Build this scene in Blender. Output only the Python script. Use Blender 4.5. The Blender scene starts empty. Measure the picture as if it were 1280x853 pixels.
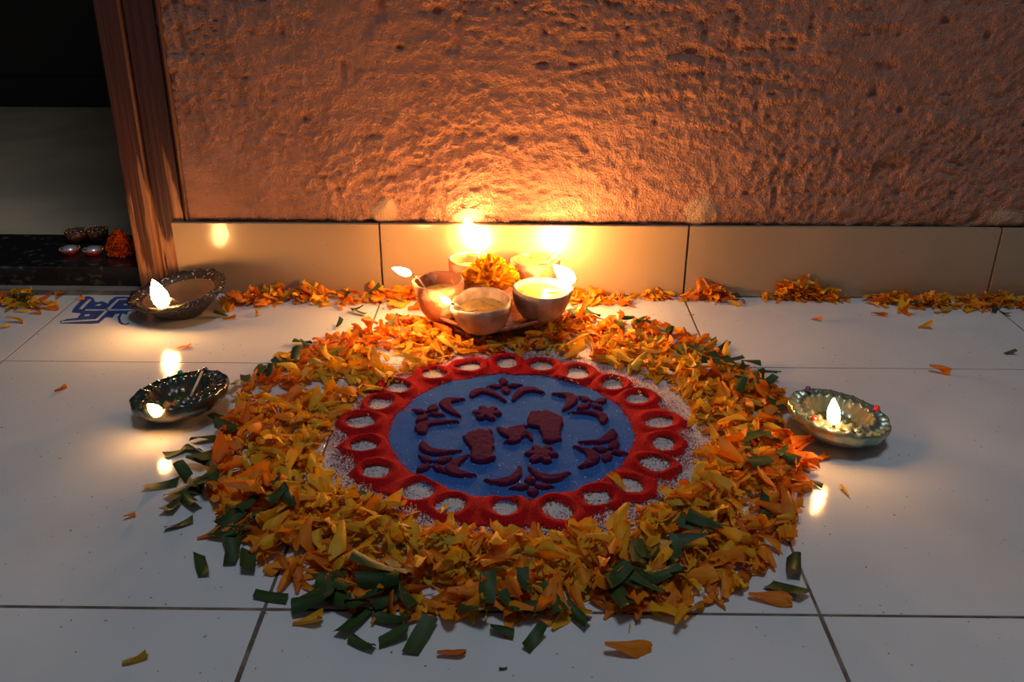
import bpy, math, random
import numpy as np
from mathutils import Vector, Matrix, Euler
C = bpy.context.scene
random.seed(11); rng = np.random.default_rng(7)
PI = math.pi

# ---------------------------------------------------------------- camera
S = .305                                    # one floor tile is 12 inches
FPX = 1127.57
YAW, PITCH, ROLL = -.0096, .4328, .0041
CAM = np.array([.4571, -2.8119, 1.1230]) * S
_f = np.array([math.sin(YAW)*math.cos(PITCH), math.cos(YAW)*math.cos(PITCH), -math.sin(PITCH)])
_r = np.array([math.cos(YAW), -math.sin(YAW), 0]); _u = np.cross(_r, _f)
R2 = math.cos(ROLL)*_r + math.sin(ROLL)*_u
U2 = -math.sin(ROLL)*_r + math.cos(ROLL)*_u
cd = bpy.data.cameras.new('camera'); cam = bpy.data.objects.new('camera', cd); C.collection.objects.link(cam)
cam.matrix_world = Matrix(((R2[0], U2[0], -_f[0], CAM[0]), (R2[1], U2[1], -_f[1], CAM[1]), (R2[2], U2[2], -_f[2], CAM[2]), (0, 0, 0, 1)))
cd.sensor_width = 36; cd.lens = FPX/1280*36; cd.clip_start = .01; cd.clip_end = 50
C.camera = cam
def ray(x, y): return _f + R2*(x-640)/FPX - U2*(y-426.5)/FPX
def at(x, y, z=0.):
    d = ray(x, y); return CAM + d*((z-CAM[2])/d[2])

# ---------------------------------------------------------------- light
w = bpy.data.worlds.new('night'); C.world = w; w.use_nodes = True
bg = w.node_tree.nodes['Background']; bg.inputs[0].default_value = (.80, .88, 1.0, 1); bg.inputs[1].default_value = .07
FLAME_COL = (1.0, .47, .14)
FLAME = 400.0
# cool porch light overhead
ld = bpy.data.lights.new('porch_lamp', 'AREA'); ld.shape = 'DISK'; ld.size = .5; ld.energy = 12; ld.color = (.74, .86, 1.0)
lamp_o = bpy.data.objects.new('porch_lamp', ld); C.collection.objects.link(lamp_o); lamp_o.location = (.25, -.62, 2.3)
C.view_settings.view_transform = 'Standard'; C.view_settings.look = 'None'
C.view_settings.exposure = 0; C.view_settings.gamma = 1

# ---------------------------------------------------------------- helpers
def new(name, data=None, parent=None):
    o = bpy.data.objects.new(name, data); C.collection.objects.link(o)
    if parent is not None: o.parent = parent
    return o
def tag(o, label=None, cat=None, group=None, kind=None):
    if label: o['label'] = label
    if cat: o['category'] = cat
    if group: o['group'] = group
    if kind: o['kind'] = kind
    return o
def empty(name, loc, label, cat, group=None, rot=(0, 0, 0)):
    o = new(name); o.location = loc; o.rotation_euler = rot; o.empty_display_size = .01
    return tag(o, label, cat, group)
def mesh(name, V, F, mat, smooth=False):
    m = bpy.data.meshes.new(name); m.from_pydata([tuple(v) for v in V], [], F)
    m.materials.append(mat)
    if smooth: m.polygons.foreach_set('use_smooth', [True]*len(m.polygons))
    m.update(); return m
def npmesh(name, V, Q, mat, smooth=True):
    m = bpy.data.meshes.new(name); V = np.asarray(V, np.float32); Q = np.asarray(Q, np.int32)
    k = Q.shape[1]
    m.vertices.add(len(V)); m.vertices.foreach_set('co', V.ravel())
    m.loops.add(Q.size); m.loops.foreach_set('vertex_index', Q.ravel())
    m.polygons.add(len(Q)); m.polygons.foreach_set('loop_start', np.arange(len(Q), dtype=np.int32)*k)
    m.polygons.foreach_set('loop_total', np.full(len(Q), k, np.int32))
    m.polygons.foreach_set('use_smooth', np.full(len(Q), smooth))
    m.materials.append(mat); m.update(calc_edges=True); return m
def box_vf(x0, x1, y0, y1, z0, z1, b=0.):
    if b <= 0:
        V = [(x, y, z) for z in (z0, z1) for y in (y0, y1) for x in (x0, x1)]
        F = [(0, 2, 3, 1), (4, 5, 7, 6), (0, 1, 5, 4), (2, 6, 7, 3), (0, 4, 6, 2), (1, 3, 7, 5)]
        return V, F
    V = []
    for z, k in ((z0, 0), (z1-b, 0), (z1, b)):
        V += [(x0+k, y0+k, z), (x1-k, y0+k, z), (x1-k, y1-k, z), (x0+k, y1-k, z)]
    F = [(3, 2, 1, 0), (8, 9, 10, 11)]
    for r in (0, 4):
        for i in range(4): j = (i+1) % 4; F.append((r+i, r+j, r+4+j, r+4+i))
    return V, F
def box(name, mat, *a, parent=None, b=0.):
    V, F = box_vf(*a, b=b); return new(name, mesh(name, V, F, mat), parent)
def lathe(prof, n=48, mod=None, close=False):
    """prof: list of (r,z); mod(r,z,phi,i)->(r,z)"""
    V = []; F = []
    for i, (r, z) in enumerate(prof):
        for k in range(n):
            p = 2*PI*k/n; rr, zz = (r, z) if mod is None else mod(r, z, p, i)
            V.append((rr*math.cos(p), rr*math.sin(p), zz))
    for i in range(len(prof)-1):
        for k in range(n):
            j = (k+1) % n; F.append((i*n+k, i*n+j, (i+1)*n+j, (i+1)*n+k))
    F.append(tuple(range(n))[::-1]); F.append(tuple((len(prof)-1)*n+k for k in range(n)))
    return V, F
def tube(pts, rad, n=8):
    pts = [Vector(p) for p in pts]; V = []; F = []
    if not isinstance(rad, (list, tuple)): rad = [rad]*len(pts)
    for i, p in enumerate(pts):
        t = (pts[min(i+1, len(pts)-1)] - pts[max(i-1, 0)]).normalized()
        a = t.orthogonal().normalized() if i == 0 else (a - t*a.dot(t)).normalized()
        b = t.cross(a)
        for k in range(n):
            q = 2*PI*k/n; V.append(p + (a*math.cos(q)+b*math.sin(q))*rad[i])
    for i in range(len(pts)-1):
        for k in range(n): j = (k+1) % n; F.append((i*n+k, i*n+j, (i+1)*n+j, (i+1)*n+k))
    F.append(tuple(range(n))[::-1]); F.append(tuple((len(pts)-1)*n+k for k in range(n)))
    return V, F
def sphere_vf(r, seg=14, rings=8, sz=1.):
    prof = [(max(r*math.sin(PI*i/rings), r*.02), -r*sz*math.cos(PI*i/rings)) for i in range(rings+1)]
    return lathe(prof, seg)
def _h(ix, iy, s):
    v = np.sin(ix*127.1 + iy*311.7 + s*74.7)*43758.5453; return v - np.floor(v)
def vnoise(x, y, s=0):
    ix = np.floor(x); iy = np.floor(y); fx = x-ix; fy = y-iy
    fx = fx*fx*(3-2*fx); fy = fy*fy*(3-2*fy)
    a = _h(ix, iy, s); b = _h(ix+1, iy, s); c = _h(ix, iy+1, s); d = _h(ix+1, iy+1, s)
    return (a+(b-a)*fx)*(1-fy) + (c+(d-c)*fx)*fy - .5
def fbm(x, y, o=4, s=0):
    v = 0; a = 1.
    for i in range(o): v = v + a*vnoise(x*2**i+i*7.3, y*2**i-i*3.1, s+i); a *= .5
    return v

# ---------------------------------------------------------------- materials
def mat(name, col, rough=.6, metal=0., spec=.5, noise=None, bump=None, trans=0., emit=None, coat=0.):
    """noise=(scale, colour2, lo, hi)  bump=(scale, distance)"""
    m = bpy.data.materials.new(name); m.use_nodes = True; nt = m.node_tree; N = nt.nodes; L = nt.links
    b = N['Principled BSDF']; b.inputs['Base Color'].default_value = (*col, 1); b.inputs['Roughness'].default_value = rough
    b.inputs['Metallic'].default_value = metal; b.inputs['Specular IOR Level'].default_value = spec
    b.inputs['Coat Weight'].default_value = coat; b.inputs['Coat Roughness'].default_value = .1
    if emit: b.inputs['Emission Color'].default_value = (*emit[0], 1); b.inputs['Emission Strength'].default_value = emit[1]
    tc = N.new('ShaderNodeTexCoord'); m['tc'] = tc.name
    if noise:
        n = N.new('ShaderNodeTexNoise'); n.inputs['Scale'].default_value = noise[0]; n.inputs['Detail'].default_value = 5
        L.new(tc.outputs['Object'], n.inputs['Vector'])
        r = N.new('ShaderNodeValToRGB'); r.color_ramp.elements[0].position = noise[2]; r.color_ramp.elements[1].position = noise[3]
        r.color_ramp.elements[0].color = (*col, 1); r.color_ramp.elements[1].color = (*noise[1], 1)
        L.new(n.outputs['Fac'], r.inputs[0]); L.new(r.outputs[0], b.inputs['Base Color']); m['ramp'] = r.name
    if bump:
        n2 = N.new('ShaderNodeTexNoise'); n2.inputs['Scale'].default_value = bump[0]; n2.inputs['Detail'].default_value = 4
        L.new(tc.outputs['Object'], n2.inputs['Vector'])
        bp = N.new('ShaderNodeBump'); bp.inputs['Distance'].default_value = bump[1]; bp.inputs['Strength'].default_value = 1
        L.new(n2.outputs['Fac'], bp.inputs['Height']); L.new(bp.outputs[0], b.inputs['Normal'])
    if trans:
        t = N.new('ShaderNodeBsdfTranslucent'); t.inputs[0].default_value = (*col, 1)
        mx = N.new('ShaderNodeMixShader'); mx.inputs[0].default_value = trans
        out = N['Material Output']
        L.new(b.outputs[0], mx.inputs[1]); L.new(t.outputs[0], mx.inputs[2]); L.new(mx.outputs[0], out.inputs[0]); m['tr'] = t.name
    return m
def world_coords(m):
    """make the texture use world position, so neighbouring pieces differ"""
    nt = m.node_tree; g = nt.nodes.new('ShaderNodeNewGeometry'); tc = nt.nodes[m['tc']]
    for l in list(tc.outputs['Object'].links):
        s = l.to_socket; nt.links.new(g.outputs['Position'], s)
    return m
def flame_mat(k=1.):
    m = bpy.data.materials.new('flame'); m.use_nodes = True; N = m.node_tree.nodes; L = m.node_tree.links; N.clear()
    e = N.new('ShaderNodeEmission'); e.inputs[0].default_value = (*FLAME_COL, 1); e.inputs[1].default_value = FLAME*k
    o = N.new('ShaderNodeOutputMaterial'); L.new(e.outputs[0], o.inputs[0]); return m
M_flame = flame_mat(); M_flame_s = flame_mat(.27)

# ceramic floor tile: off-white glaze with dust specks
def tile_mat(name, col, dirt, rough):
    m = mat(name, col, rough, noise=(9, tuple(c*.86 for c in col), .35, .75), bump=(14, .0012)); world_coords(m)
    nt = m.node_tree; N = nt.nodes; L = nt.links; b = N['Principled BSDF']
    g = [n for n in N if n.type == 'NEW_GEOMETRY'][0]
    v = N.new('ShaderNodeTexNoise'); v.inputs['Scale'].default_value = 330; v.inputs['Detail'].default_value = 1
    L.new(g.outputs['Position'], v.inputs['Vector'])
    r = N.new('ShaderNodeValToRGB'); r.color_ramp.elements[0].position = .745; r.color_ramp.elements[1].position = .78
    L.new(v.outputs['Fac'], r.inputs[0])
    mx = N.new('ShaderNodeMix'); mx.data_type = 'RGBA'; mx.inputs[7].default_value = (*dirt, 1)
    L.new(r.outputs[0], mx.inputs[0]); L.new(N[m['ramp']].outputs[0], mx.inputs[6]); L.new(mx.outputs[2], b.inputs['Base Color'])
    return m
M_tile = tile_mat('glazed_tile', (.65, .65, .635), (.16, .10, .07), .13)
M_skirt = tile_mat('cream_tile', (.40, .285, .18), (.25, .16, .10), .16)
M_grout = mat('dirty_grout', (.10, .07, .05), .9, noise=(60, (.22, .17, .12), .45, .7), bump=(300, .0008))
M_cement = mat('grey_cement', (.17, .15, .13), .8, noise=(40, (.26, .23, .2), .35, .7), bump=(200, .0008))
M_granite = mat('black_granite', (.012, .011, .011), .28, noise=(110, (.10, .09, .085), .58, .72), bump=(150, .0004))
M_marble = mat('grey_marble', (.62, .46, .29), .5, noise=(5, (.44, .34, .23), .4, .62))
M_dark = mat('dark_paint', (.035, .028, .022), .7, noise=(8, (.022, .018, .015), .4, .6))
M_darktrim = mat('dark_trim', (.018, .014, .012), .6)
M_roompaint = mat('room_paint', (.10, .08, .06), .8)

# rough plaster, with a light patch colour driven by a colour attribute
M_plaster = mat('rough_plaster', (.42, .205, .140), .9, spec=.25, noise=(26, (.30, .155, .115), .35, .75), bump=(520, .0030))
_nt = M_plaster.node_tree; _N = _nt.nodes; _L = _nt.links
_a = _N.new('ShaderNodeAttribute'); _a.attribute_name = 'patch'
_m = _N.new('ShaderNodeMix'); _m.data_type = 'RGBA'; _m.inputs[7].default_value = (.47, .30, .20, 1)
_L.new(_a.outputs['Fac'], _m.inputs[0]); _L.new(_N[M_plaster['ramp']].outputs[0], _m.inputs[6]); _L.new(_m.outputs[2], _N['Principled BSDF'].inputs['Base Color'])

# door wood: dark red-brown paint peeling to raw timber near the floor
def wood_mat(lift=.0, p1=(.030, .008, .006), p2=(.085, .022, .012)):
    m = bpy.data.materials.new('peeling_door_wood'); m.use_nodes = True; nt = m.node_tree; N = nt.nodes; L = nt.links; b = N['Principled BSDF']
    g = N.new('ShaderNodeNewGeometry'); sp = N.new('ShaderNodeSeparateXYZ'); L.new(g.outputs['Position'], sp.inputs[0])
    mp = N.new('ShaderNodeMapping'); mp.inputs['Scale'].default_value = (90, 90, 9); L.new(g.outputs['Position'], mp.inputs[0])
    n = N.new('ShaderNodeTexNoise'); n.inputs['Scale'].default_value = 1; n.inputs['Detail'].default_value = 6; L.new(mp.outputs[0], n.inputs['Vector'])
    # raw = noise*0.22 - z  -> peeled where z is low
    a = N.new('ShaderNodeMath'); a.operation = 'MULTIPLY_ADD'; a.inputs[1].default_value = .42; L.new(n.outputs['Fac'], a.inputs[0])
    s = N.new('ShaderNodeMath'); s.operation = 'MULTIPLY'; s.inputs[1].default_value = -1; L.new(sp.outputs[2], s.inputs[0]); ll = N.new('ShaderNodeMath'); ll.operation = 'ADD'; ll.inputs[1].default_value = lift; L.new(s.outputs[0], ll.inputs[0]); L.new(ll.outputs[0], a.inputs[2])
    r = N.new('ShaderNodeValToRGB'); e = r.color_ramp.elements; e[0].position = .115; e[1].position = .135; L.new(a.outputs[0], r.inputs[0])
    mp2 = N.new('ShaderNodeMapping'); mp2.inputs['Scale'].default_value = (260, 260, 12); L.new(g.outputs['Position'], mp2.inputs[0])
    n2 = N.new('ShaderNodeTexNoise'); n2.inputs['Scale'].default_value = 1; n2.inputs['Detail'].default_value = 5; L.new(mp2.outputs[0], n2.inputs['Vector'])
    raw = N.new('ShaderNodeValToRGB'); raw.color_ramp.elements[0].color = (.20, .07, .028, 1); raw.color_ramp.elements[1].color = (.40, .18, .08, 1)
    raw.color_ramp.elements[0].position = .3; raw.color_ramp.elements[1].position = .62
    pt = N.new('ShaderNodeValToRGB'); pt.color_ramp.elements[0].color = (*p1, 1); pt.color_ramp.elements[1].color = (*p2, 1)
    L.new(n2.outputs['Fac'], raw.inputs[0]); L.new(n2.outputs['Fac'], pt.inputs[0])
    mx = N.new('ShaderNodeMix'); mx.data_type = 'RGBA'
    L.new(r.outputs[0], mx.inputs[0]); L.new(pt.outputs[0], mx.inputs[6]); L.new(raw.outputs[0], mx.inputs[7]); L.new(mx.outputs[2], b.inputs['Base Color'])
    b.inputs['Roughness'].default_value = .55
    bp = N.new('ShaderNodeBump'); bp.inputs['Distance'].default_value = .0012; L.new(n2.outputs['Fac'], bp.inputs['Height']); L.new(bp.outputs[0], b.inputs['Normal'])
    return m
M_wood = wood_mat()
M_woodl = wood_mat(-.005, (.045, .011, .005), (.105, .028, .011))

M_clay = mat('terracotta_clay', (.33, .105, .048), .75, noise=(60, (.50, .33, .22), .54, .62), bump=(260, .0008))
M_clay_pale = mat('slip_coated_clay', (.36, .22, .145), .7, noise=(60, (.52, .38, .28), .42, .60), bump=(240, .0009))
M_oil = mat('lamp_oil', (.42, .27, .06), .06, noise=(120, (.28, .16, .04), .45, .6), coat=.6)
M_wick = mat('cotton_wick', (.65, .55, .40), .9, bump=(600, .0006))
M_char = mat('charred_wick', (.015, .010, .008), .9)
M_bronze_g = mat('green_bronze', (.42, .42, .27), .27, metal=.7, noise=(60, (.22, .33, .27), .4, .62), bump=(420, .0002))
M_bronze_d = mat('dark_green_glaze', (.045, .075, .062), .2, metal=.55, noise=(90, (.13, .07, .045), .5, .62), bump=(380, .0004), coat=.4)
M_black = mat('black_glitter_glaze', (.010, .008, .008), .42, metal=.1, noise=(380, (.40, .38, .38), .61, .67), bump=(420, .0010))
M_brown = mat('brown_clay_inside', (.045, .022, .013), .7, noise=(80, (.03, .015, .01), .4, .6))
M_bead = {'red': mat('red_bead', (.55, .02, .02), .1, coat=1), 'purple': mat('purple_bead', (.05, .02, .09), .1, coat=1),
          'teal': mat('teal_bead', (.02, .22, .17), .1, coat=1), 'amber': mat('amber_bead', (.55, .22, .08), .15, coat=1)}
M_stick = mat('match_wood', (.50, .46, .36), .7, bump=(300, .0003))

def powder(name, c1, c2, rough=.95, sc=1500):
    m = mat(name, c1, rough, spec=.15, noise=(sc, c2, .38, .62), bump=(1500, .0009)); return world_coords(m)
M_blue = powder('blue_powder', (.045, .165, .50), (.026, .095, .31))
M_red = powder('red_powder', (.56, .008, .010), (.27, .004, .007))
M_purple = powder('purple_powder', (.085, .005, .050), (.055, .003, .036))
M_white = powder('white_powder', (.72, .68, .66), (.55, .50, .48))
M_glit = mat('silver_glitter', (.95, .95, 1.), .2, metal=.3)
M_print = powder('blue_print', (.025, .055, .20), (.04, .085, .27), sc=500)
M_printw = powder('pale_print', (.62, .60, .58), (.50, .48, .46), sc=500)

def petal_mat(name, c1, c2, tr=.28):
    """colour runs along each petal through the 'shade' attribute, with a small per-object shift"""
    m = mat(name, c1, .55, spec=.3, trans=tr); nt = m.node_tree; N = nt.nodes; L = nt.links; b = N['Principled BSDF']
    a = N.new('ShaderNodeAttribute'); a.attribute_name = 'shade'
    oi = N.new('ShaderNodeObjectInfo')
    ad = N.new('ShaderNodeMath'); ad.operation = 'MULTIPLY_ADD'; ad.inputs[1].default_value = .35
    L.new(oi.outputs['Random'], ad.inputs[0]); L.new(a.outputs['Fac'], ad.inputs[2])
    r = N.new('ShaderNodeValToRGB'); r.color_ramp.elements[0].color = (*c1, 1); r.color_ramp.elements[1].color = (*c2, 1)
    r.color_ramp.elements[0].position = .1; r.color_ramp.elements[1].position = 1.15 if False else 1.0
    L.new(ad.outputs[0], r.inputs[0]); L.new(r.outputs[0], b.inputs['Base Color']); L.new(r.outputs[0], N[m['tr']].inputs[0])
    return m
M_pet = {'orange': petal_mat('orange_petal', (.56, .105, .005), (.86, .28, .010)),
         'yellow': petal_mat('yellow_petal', (.66, .23, .006), (.84, .44, .018)),
         'rust': petal_mat('rust_petal', (.42, .07, .006), (.70, .17, .010)),
         'olive': petal_mat('olive_petal', (.36, .24, .02), (.62, .40, .03))}
M_leaf = petal_mat('dark_leaf', (.012, .034, .010), (.050, .085, .016), .10)
M_gold_petal = petal_mat('marigold_yellow', (.80, .30, .006), (.90, .50, .015), .3)
M_rose = petal_mat('deep_orange_flower', (.50, .055, .006), (.75, .13, .010), .2)

# ================================================================ THE SETTING
fl = box('floor', M_grout, -1.3, 2.0, -1.4, -.0002, -.02, -.0003); tag(fl, kind='structure')
fl2 = None
ys = [-.0005] + [-(.5428+k)*S for k in range(5)]
for i in range(-4, 6):
    for k in range(5):
        y1, y0 = ys[k], ys[k+1]
        x0, x1 = i*S, (i+1)*S
        if x1 < -1.2 or x0 > 1.9: continue
        if k == 0 and x1 <= 0: y1 = -.0137 if x1 < -.1 else y1
        g = (.0008 if k <= 1 else .0012)
        gy0 = .0005 if k == 0 else .0010
        gy1 = .0008 if k == 0 else (.0005 if k == 1 else .0010)
        if i == -1 and k == 0:
            y1 = -.0005
            # cut round the doorway: an L is made by two boxes in one tile mesh
            P = [(x0+g, y0+gy0), (x1-g, y0+gy0), (x1-g, y1-gy1), (-.2065, y1-gy1), (-.2065, -.0137), (x0+g, -.0137)]
            V = [(a, b, z) for z in (-.008, 0) for a, b in P]; F = [tuple(range(6))[::-1], tuple(range(6, 12))] + [(q, (q+1) % 6, 6+(q+1) % 6, 6+q) for q in range(6)]
        else:
            V, F = box_vf(x0+g, x1-g, y0+gy0, y1-gy1, -.008, 0, .0003)
        cx, cy = (x0+x1)/2, (y0+y1)/2
        V = [(a-cx, b-cy, c) for a, b, c in V]
        t = new('tile', mesh('tile', V, F, M_tile), fl); t.location = (cx, cy, 0)
        t.rotation_euler = (random.uniform(-1, 1)*.0009, random.uniform(-1, 1)*.0009, random.uniform(-1, 1)*.0006)
# cement strip in front of the door sill
tag(box('trim_2', M_cement, -1.3, -.2065, -.0137, .014, -.008, -.0005), kind='structure')
# door sill of black granite
V, F = box_vf(-1.3, -.2, .013, .121, -.01, .020, .0015); tag(new('trim_3', mesh('sill', V, F, M_granite)), kind='structure')
# inside floor
tag(box('floor.001', M_marble, -2.2, 1.0, .121, 1.4, -.02, .0185), kind='structure')
# far dark wall of the inner room with its trim
tag(box('wall_far', M_dark, -2.2, 1.0, .92, 1.0, .0, 2.4), kind='structure')
tag(box('baseboard_far', M_darktrim, -2.2, 1.0, .905, .92, .0185, .075, b=.003), kind='structure')
tag(box('wall_left', M_roompaint, -2.3, -2.2, .12, 1.0, -.02, 2.4), kind='structure')
tag(box('wall_right', M_roompaint, 1.0, 1.1, .12, 1.0, -.02, 2.4), kind='structure')
tag(box('ceiling', M_roompaint, -2.3, 1.1, .0, 1.0, 2.4, 2.5), kind='structure')

# plaster wall: relief grid in front, solid behind
def plaster_wall():
    X0, X1, Z0, Z1, d = -.192, 1.0, .0735, .45, .0014
    nx = int((X1-X0)/d)+1; nz = int((Z1-Z0)/d)+1
    xs = np.linspace(X0, X1, nx); zs = np.linspace(Z0, Z1, nz); X, Z = np.meshgrid(xs, zs)
    h = .0030*fbm(X*9, Z*12, 2, 3)
    bumps = .6*fbm(X*95+3*vnoise(X*20, Z*20, 9), Z*125, 3, 1) + .75*fbm(X*210+2*vnoise(X*50, Z*50, 19), Z*240, 2, 61)
    rough = np.clip(.95+1.2*fbm(X*6, Z*9, 3, 21), .55, 1.7)       # smoother and rougher areas
    h += .0028*rough*bumps
    h += .0020*rough*fbm(X*24, Z*110, 2, 5)*(.4+1.2*np.clip(vnoise(X*4, Z*9, 12)+.3, 0, 1))   # trowel drags
    pits = np.clip(vnoise(X*75, Z*75, 31)-.33, 0, 1)*.024; h -= pits
    patch = np.zeros_like(X)
    for px, pz, rx, rz in ((.006, .086, .013, .016), (.318, .086, .017, .017), (.616, .081, .022, .012)):
        u = (X-px)/rx; v = (Z-pz)/rz
        d2 = np.sqrt(u*u+v*v)+.5*fbm(X*60, Z*60, 2, 8)+.25*np.clip(v, 0, 2)*np.abs(u)
        k = np.clip((1.05-d2)*5, 0, 1); patch = np.maximum(patch, k)
        h = h*(1-.75*k)+k*(.0012+.0022*np.clip(1-d2, 0, 1)+.0018*fbm(X*120, Z*120, 2, 71))
    hole = np.exp(-(((X-.062)/.006)**2+((Z-.272)/.005)**2)); h -= .005*hole
    edge = np.clip((Z-Z0)/.004, 0, 1)
    patch = np.maximum(patch, (1-edge)*.5*np.clip((X-.1)*2.2, 0, 1))
    Y = .003 - h
    Y = Y*1.0 + (1-edge)*.0012*(1+2*vnoise(X*80, Z*0, 4))
    V = np.stack([X, Y, Z], -1).reshape(-1, 3)
    idx = np.arange(nx*nz).reshape(nz, nx)
    Q = np.stack([idx[:-1, :-1], idx[:-1, 1:], idx[1:, 1:], idx[1:, :-1]], -1).reshape(-1, 4)
    m = npmesh('wall_back', V, Q, M_plaster)
    a = m.attributes.new('patch', 'FLOAT', 'POINT'); a.data.foreach_set('value', patch.ravel().astype(np.float32))
    return m
wb = new('wall_back', plaster_wall()); tag(wb, kind='structure')
def multi_box(name, mt, boxes, parent=None):
    V = []; F = []
    for bb in boxes:
        v, f = box_vf(*bb); F += [tuple(q+len(V) for q in g) for g in f]; V += v
    return new(name, mesh(name, V, F, mt), parent)
o = multi_box('wall_back.001', M_plaster, [(-.19, 2.0, .0095, .121, -.02, 2.4), (1.0, 2.0, .003, .0095, .0735, 2.4), (-.19, 1.0, .003, .0095, .45, 2.4), (-2.3, -1.15, .0, .121, -.02, 2.4), (-1.15, -.19, .0, .121, 2.1, 2.4)])
tag(o, kind='structure')
# skirting of cream tiles
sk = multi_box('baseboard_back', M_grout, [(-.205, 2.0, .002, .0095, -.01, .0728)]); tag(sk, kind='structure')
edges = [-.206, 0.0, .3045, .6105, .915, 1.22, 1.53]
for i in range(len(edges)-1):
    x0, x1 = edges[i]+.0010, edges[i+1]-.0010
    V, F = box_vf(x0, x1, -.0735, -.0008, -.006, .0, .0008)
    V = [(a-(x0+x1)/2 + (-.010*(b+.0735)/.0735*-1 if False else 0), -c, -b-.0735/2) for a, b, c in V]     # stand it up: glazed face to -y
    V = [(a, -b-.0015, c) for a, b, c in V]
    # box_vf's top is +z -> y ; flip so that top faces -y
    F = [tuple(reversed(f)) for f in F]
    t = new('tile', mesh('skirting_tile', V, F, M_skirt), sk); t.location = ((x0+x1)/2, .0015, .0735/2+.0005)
    t.rotation_euler = (random.uniform(-1, 1)*.004, 0, random.uniform(-1, 1)*.003)
# door jamb
df = new('door_1'); tag(df, kind='structure'); df.location = (-.215, 0, 0)
def prism(name, prof, z0, z1, mt, parent, lean=0.):
    n = len(prof); V = [(x+.215, y, z0) for x, y in prof] + [(x+.215+lean, y, z1) for x, y in prof]
    F = [tuple(range(n))[::-1], tuple(range(n, 2*n))] + [(i, (i+1) % n, n+(i+1) % n, n+i) for i in range(n)]
    return new(name, mesh(name, V, F, mt), parent)
prism('jamb_stop', [(-.2485, -.0005), (-.2470, -.002), (-.2265, -.002), (-.2250, .0000), (-.2240, .006), (-.2240, .11), (-.2485, .11)], .001, 2.1, M_woodl, df, .02)
prism('jamb', [(-.2238, .0035), (-.2225, .0016), (-.1960, .0016), (-.1952, .006), (-.1952, .11), (-.2238, .11)], .001, 2.1, M_wood, df, .02)
prism('jamb_bead', [(-.1948, .003), (-.1935, .0), (-.1915, -.001), (-.1895, .002), (-.1895, .11), (-.1948, .11)], .001, 2.1, M_woodl, df, .02)

# ================================================================ FLAMES, LAMPS
def flame_vf(h, r, lean=(0, 0, 1), n=14):
    """a tear drop from the origin along lean, bending upwards"""
    d = Vector(lean).normalized(); prof = [(0, .15), (.05, .48), (.14, .80), (.28, .98), (.45, 1), (.62, .84), (.77, .60), (.90, .32), (1, .03)]
    pts = [d*h*t + Vector((0, 0, h*.10*t*t)) for t, k in prof]
    return tube(pts, [r*k for t, k in prof], n)
def add_flame(parent, p, h, r, lean, mt=None):
    V, F = flame_vf(h, r, lean); f = new('flame', mesh('flame', V, F, mt or M_flame, True), parent); f.location = p; return f
def add_wick(parent, pts, r=.0011):
    V, F = tube(pts, r, 8); wk = new('wick', mesh('wick', V, F, M_wick, True), parent)
    a, b = Vector(pts[-2]), Vector(pts[-1]); d = (b-a).normalized()
    V, F = tube([b-d*.001, b+d*.0022, b+d*.0035], [r*1.1, r*.9, r*.3], 8); tag(new('wick_tip', mesh('wick_tip', V, F, M_char, True), wk), 'charred black wick tip')
    return b+d*.003

# ---- the five-bowl clay lamp
LC = Vector((.1145, -.0665, 0))
lamp = empty('oil_lamp', LC, 'clay lamp stand of five small oil bowls on a dish against the wall', 'oil lamp')
def wob(a, s):
    return lambda r, z, p, i: (r*(1+a*math.sin(3*p+s)+a*.6*math.sin(5*p+2*s+i*.3)), z+a*.02*math.sin(2*p+s))
V, F = lathe([(.030, 0), (.032, .003), (.046, .007), (.058, .0135), (.063, .0165), (.0645, .0185), (.0635, .0200), (.060, .0185), (.050, .0125), (.030, .0085), (.002, .0080)], 72, wob(.012, 1.))
new('dish', mesh('dish', V, F, M_clay, True), lamp)
bowls = [  # rim centre px, rim z, rim r, height, spout dir, flame h, r, lean, material
    ('A', (603, 373), .0405, .0262, .0310, 208, .0105, .0030, (-.60, -.15, .50), M_clay_pale),
    ('E', (675, 359), .0425, .0262, .0320, 12, .0240, .0066, (-.80, .1, .50), M_clay_pale),
    ('D', (667, 324), .0480, .0228, .0350, 15, .0240, .0045, (-.60, .05, .80), M_clay),
    ('C', (588, 323), .0485, .0215, .0350, 62, .0310, .0075, (-.62, .05, .80), M_clay),
    ('B', (552, 349), .0500, .0222, .0400, 168, .0175, .0036, (-.95, .0, .28), M_clay)]
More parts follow.
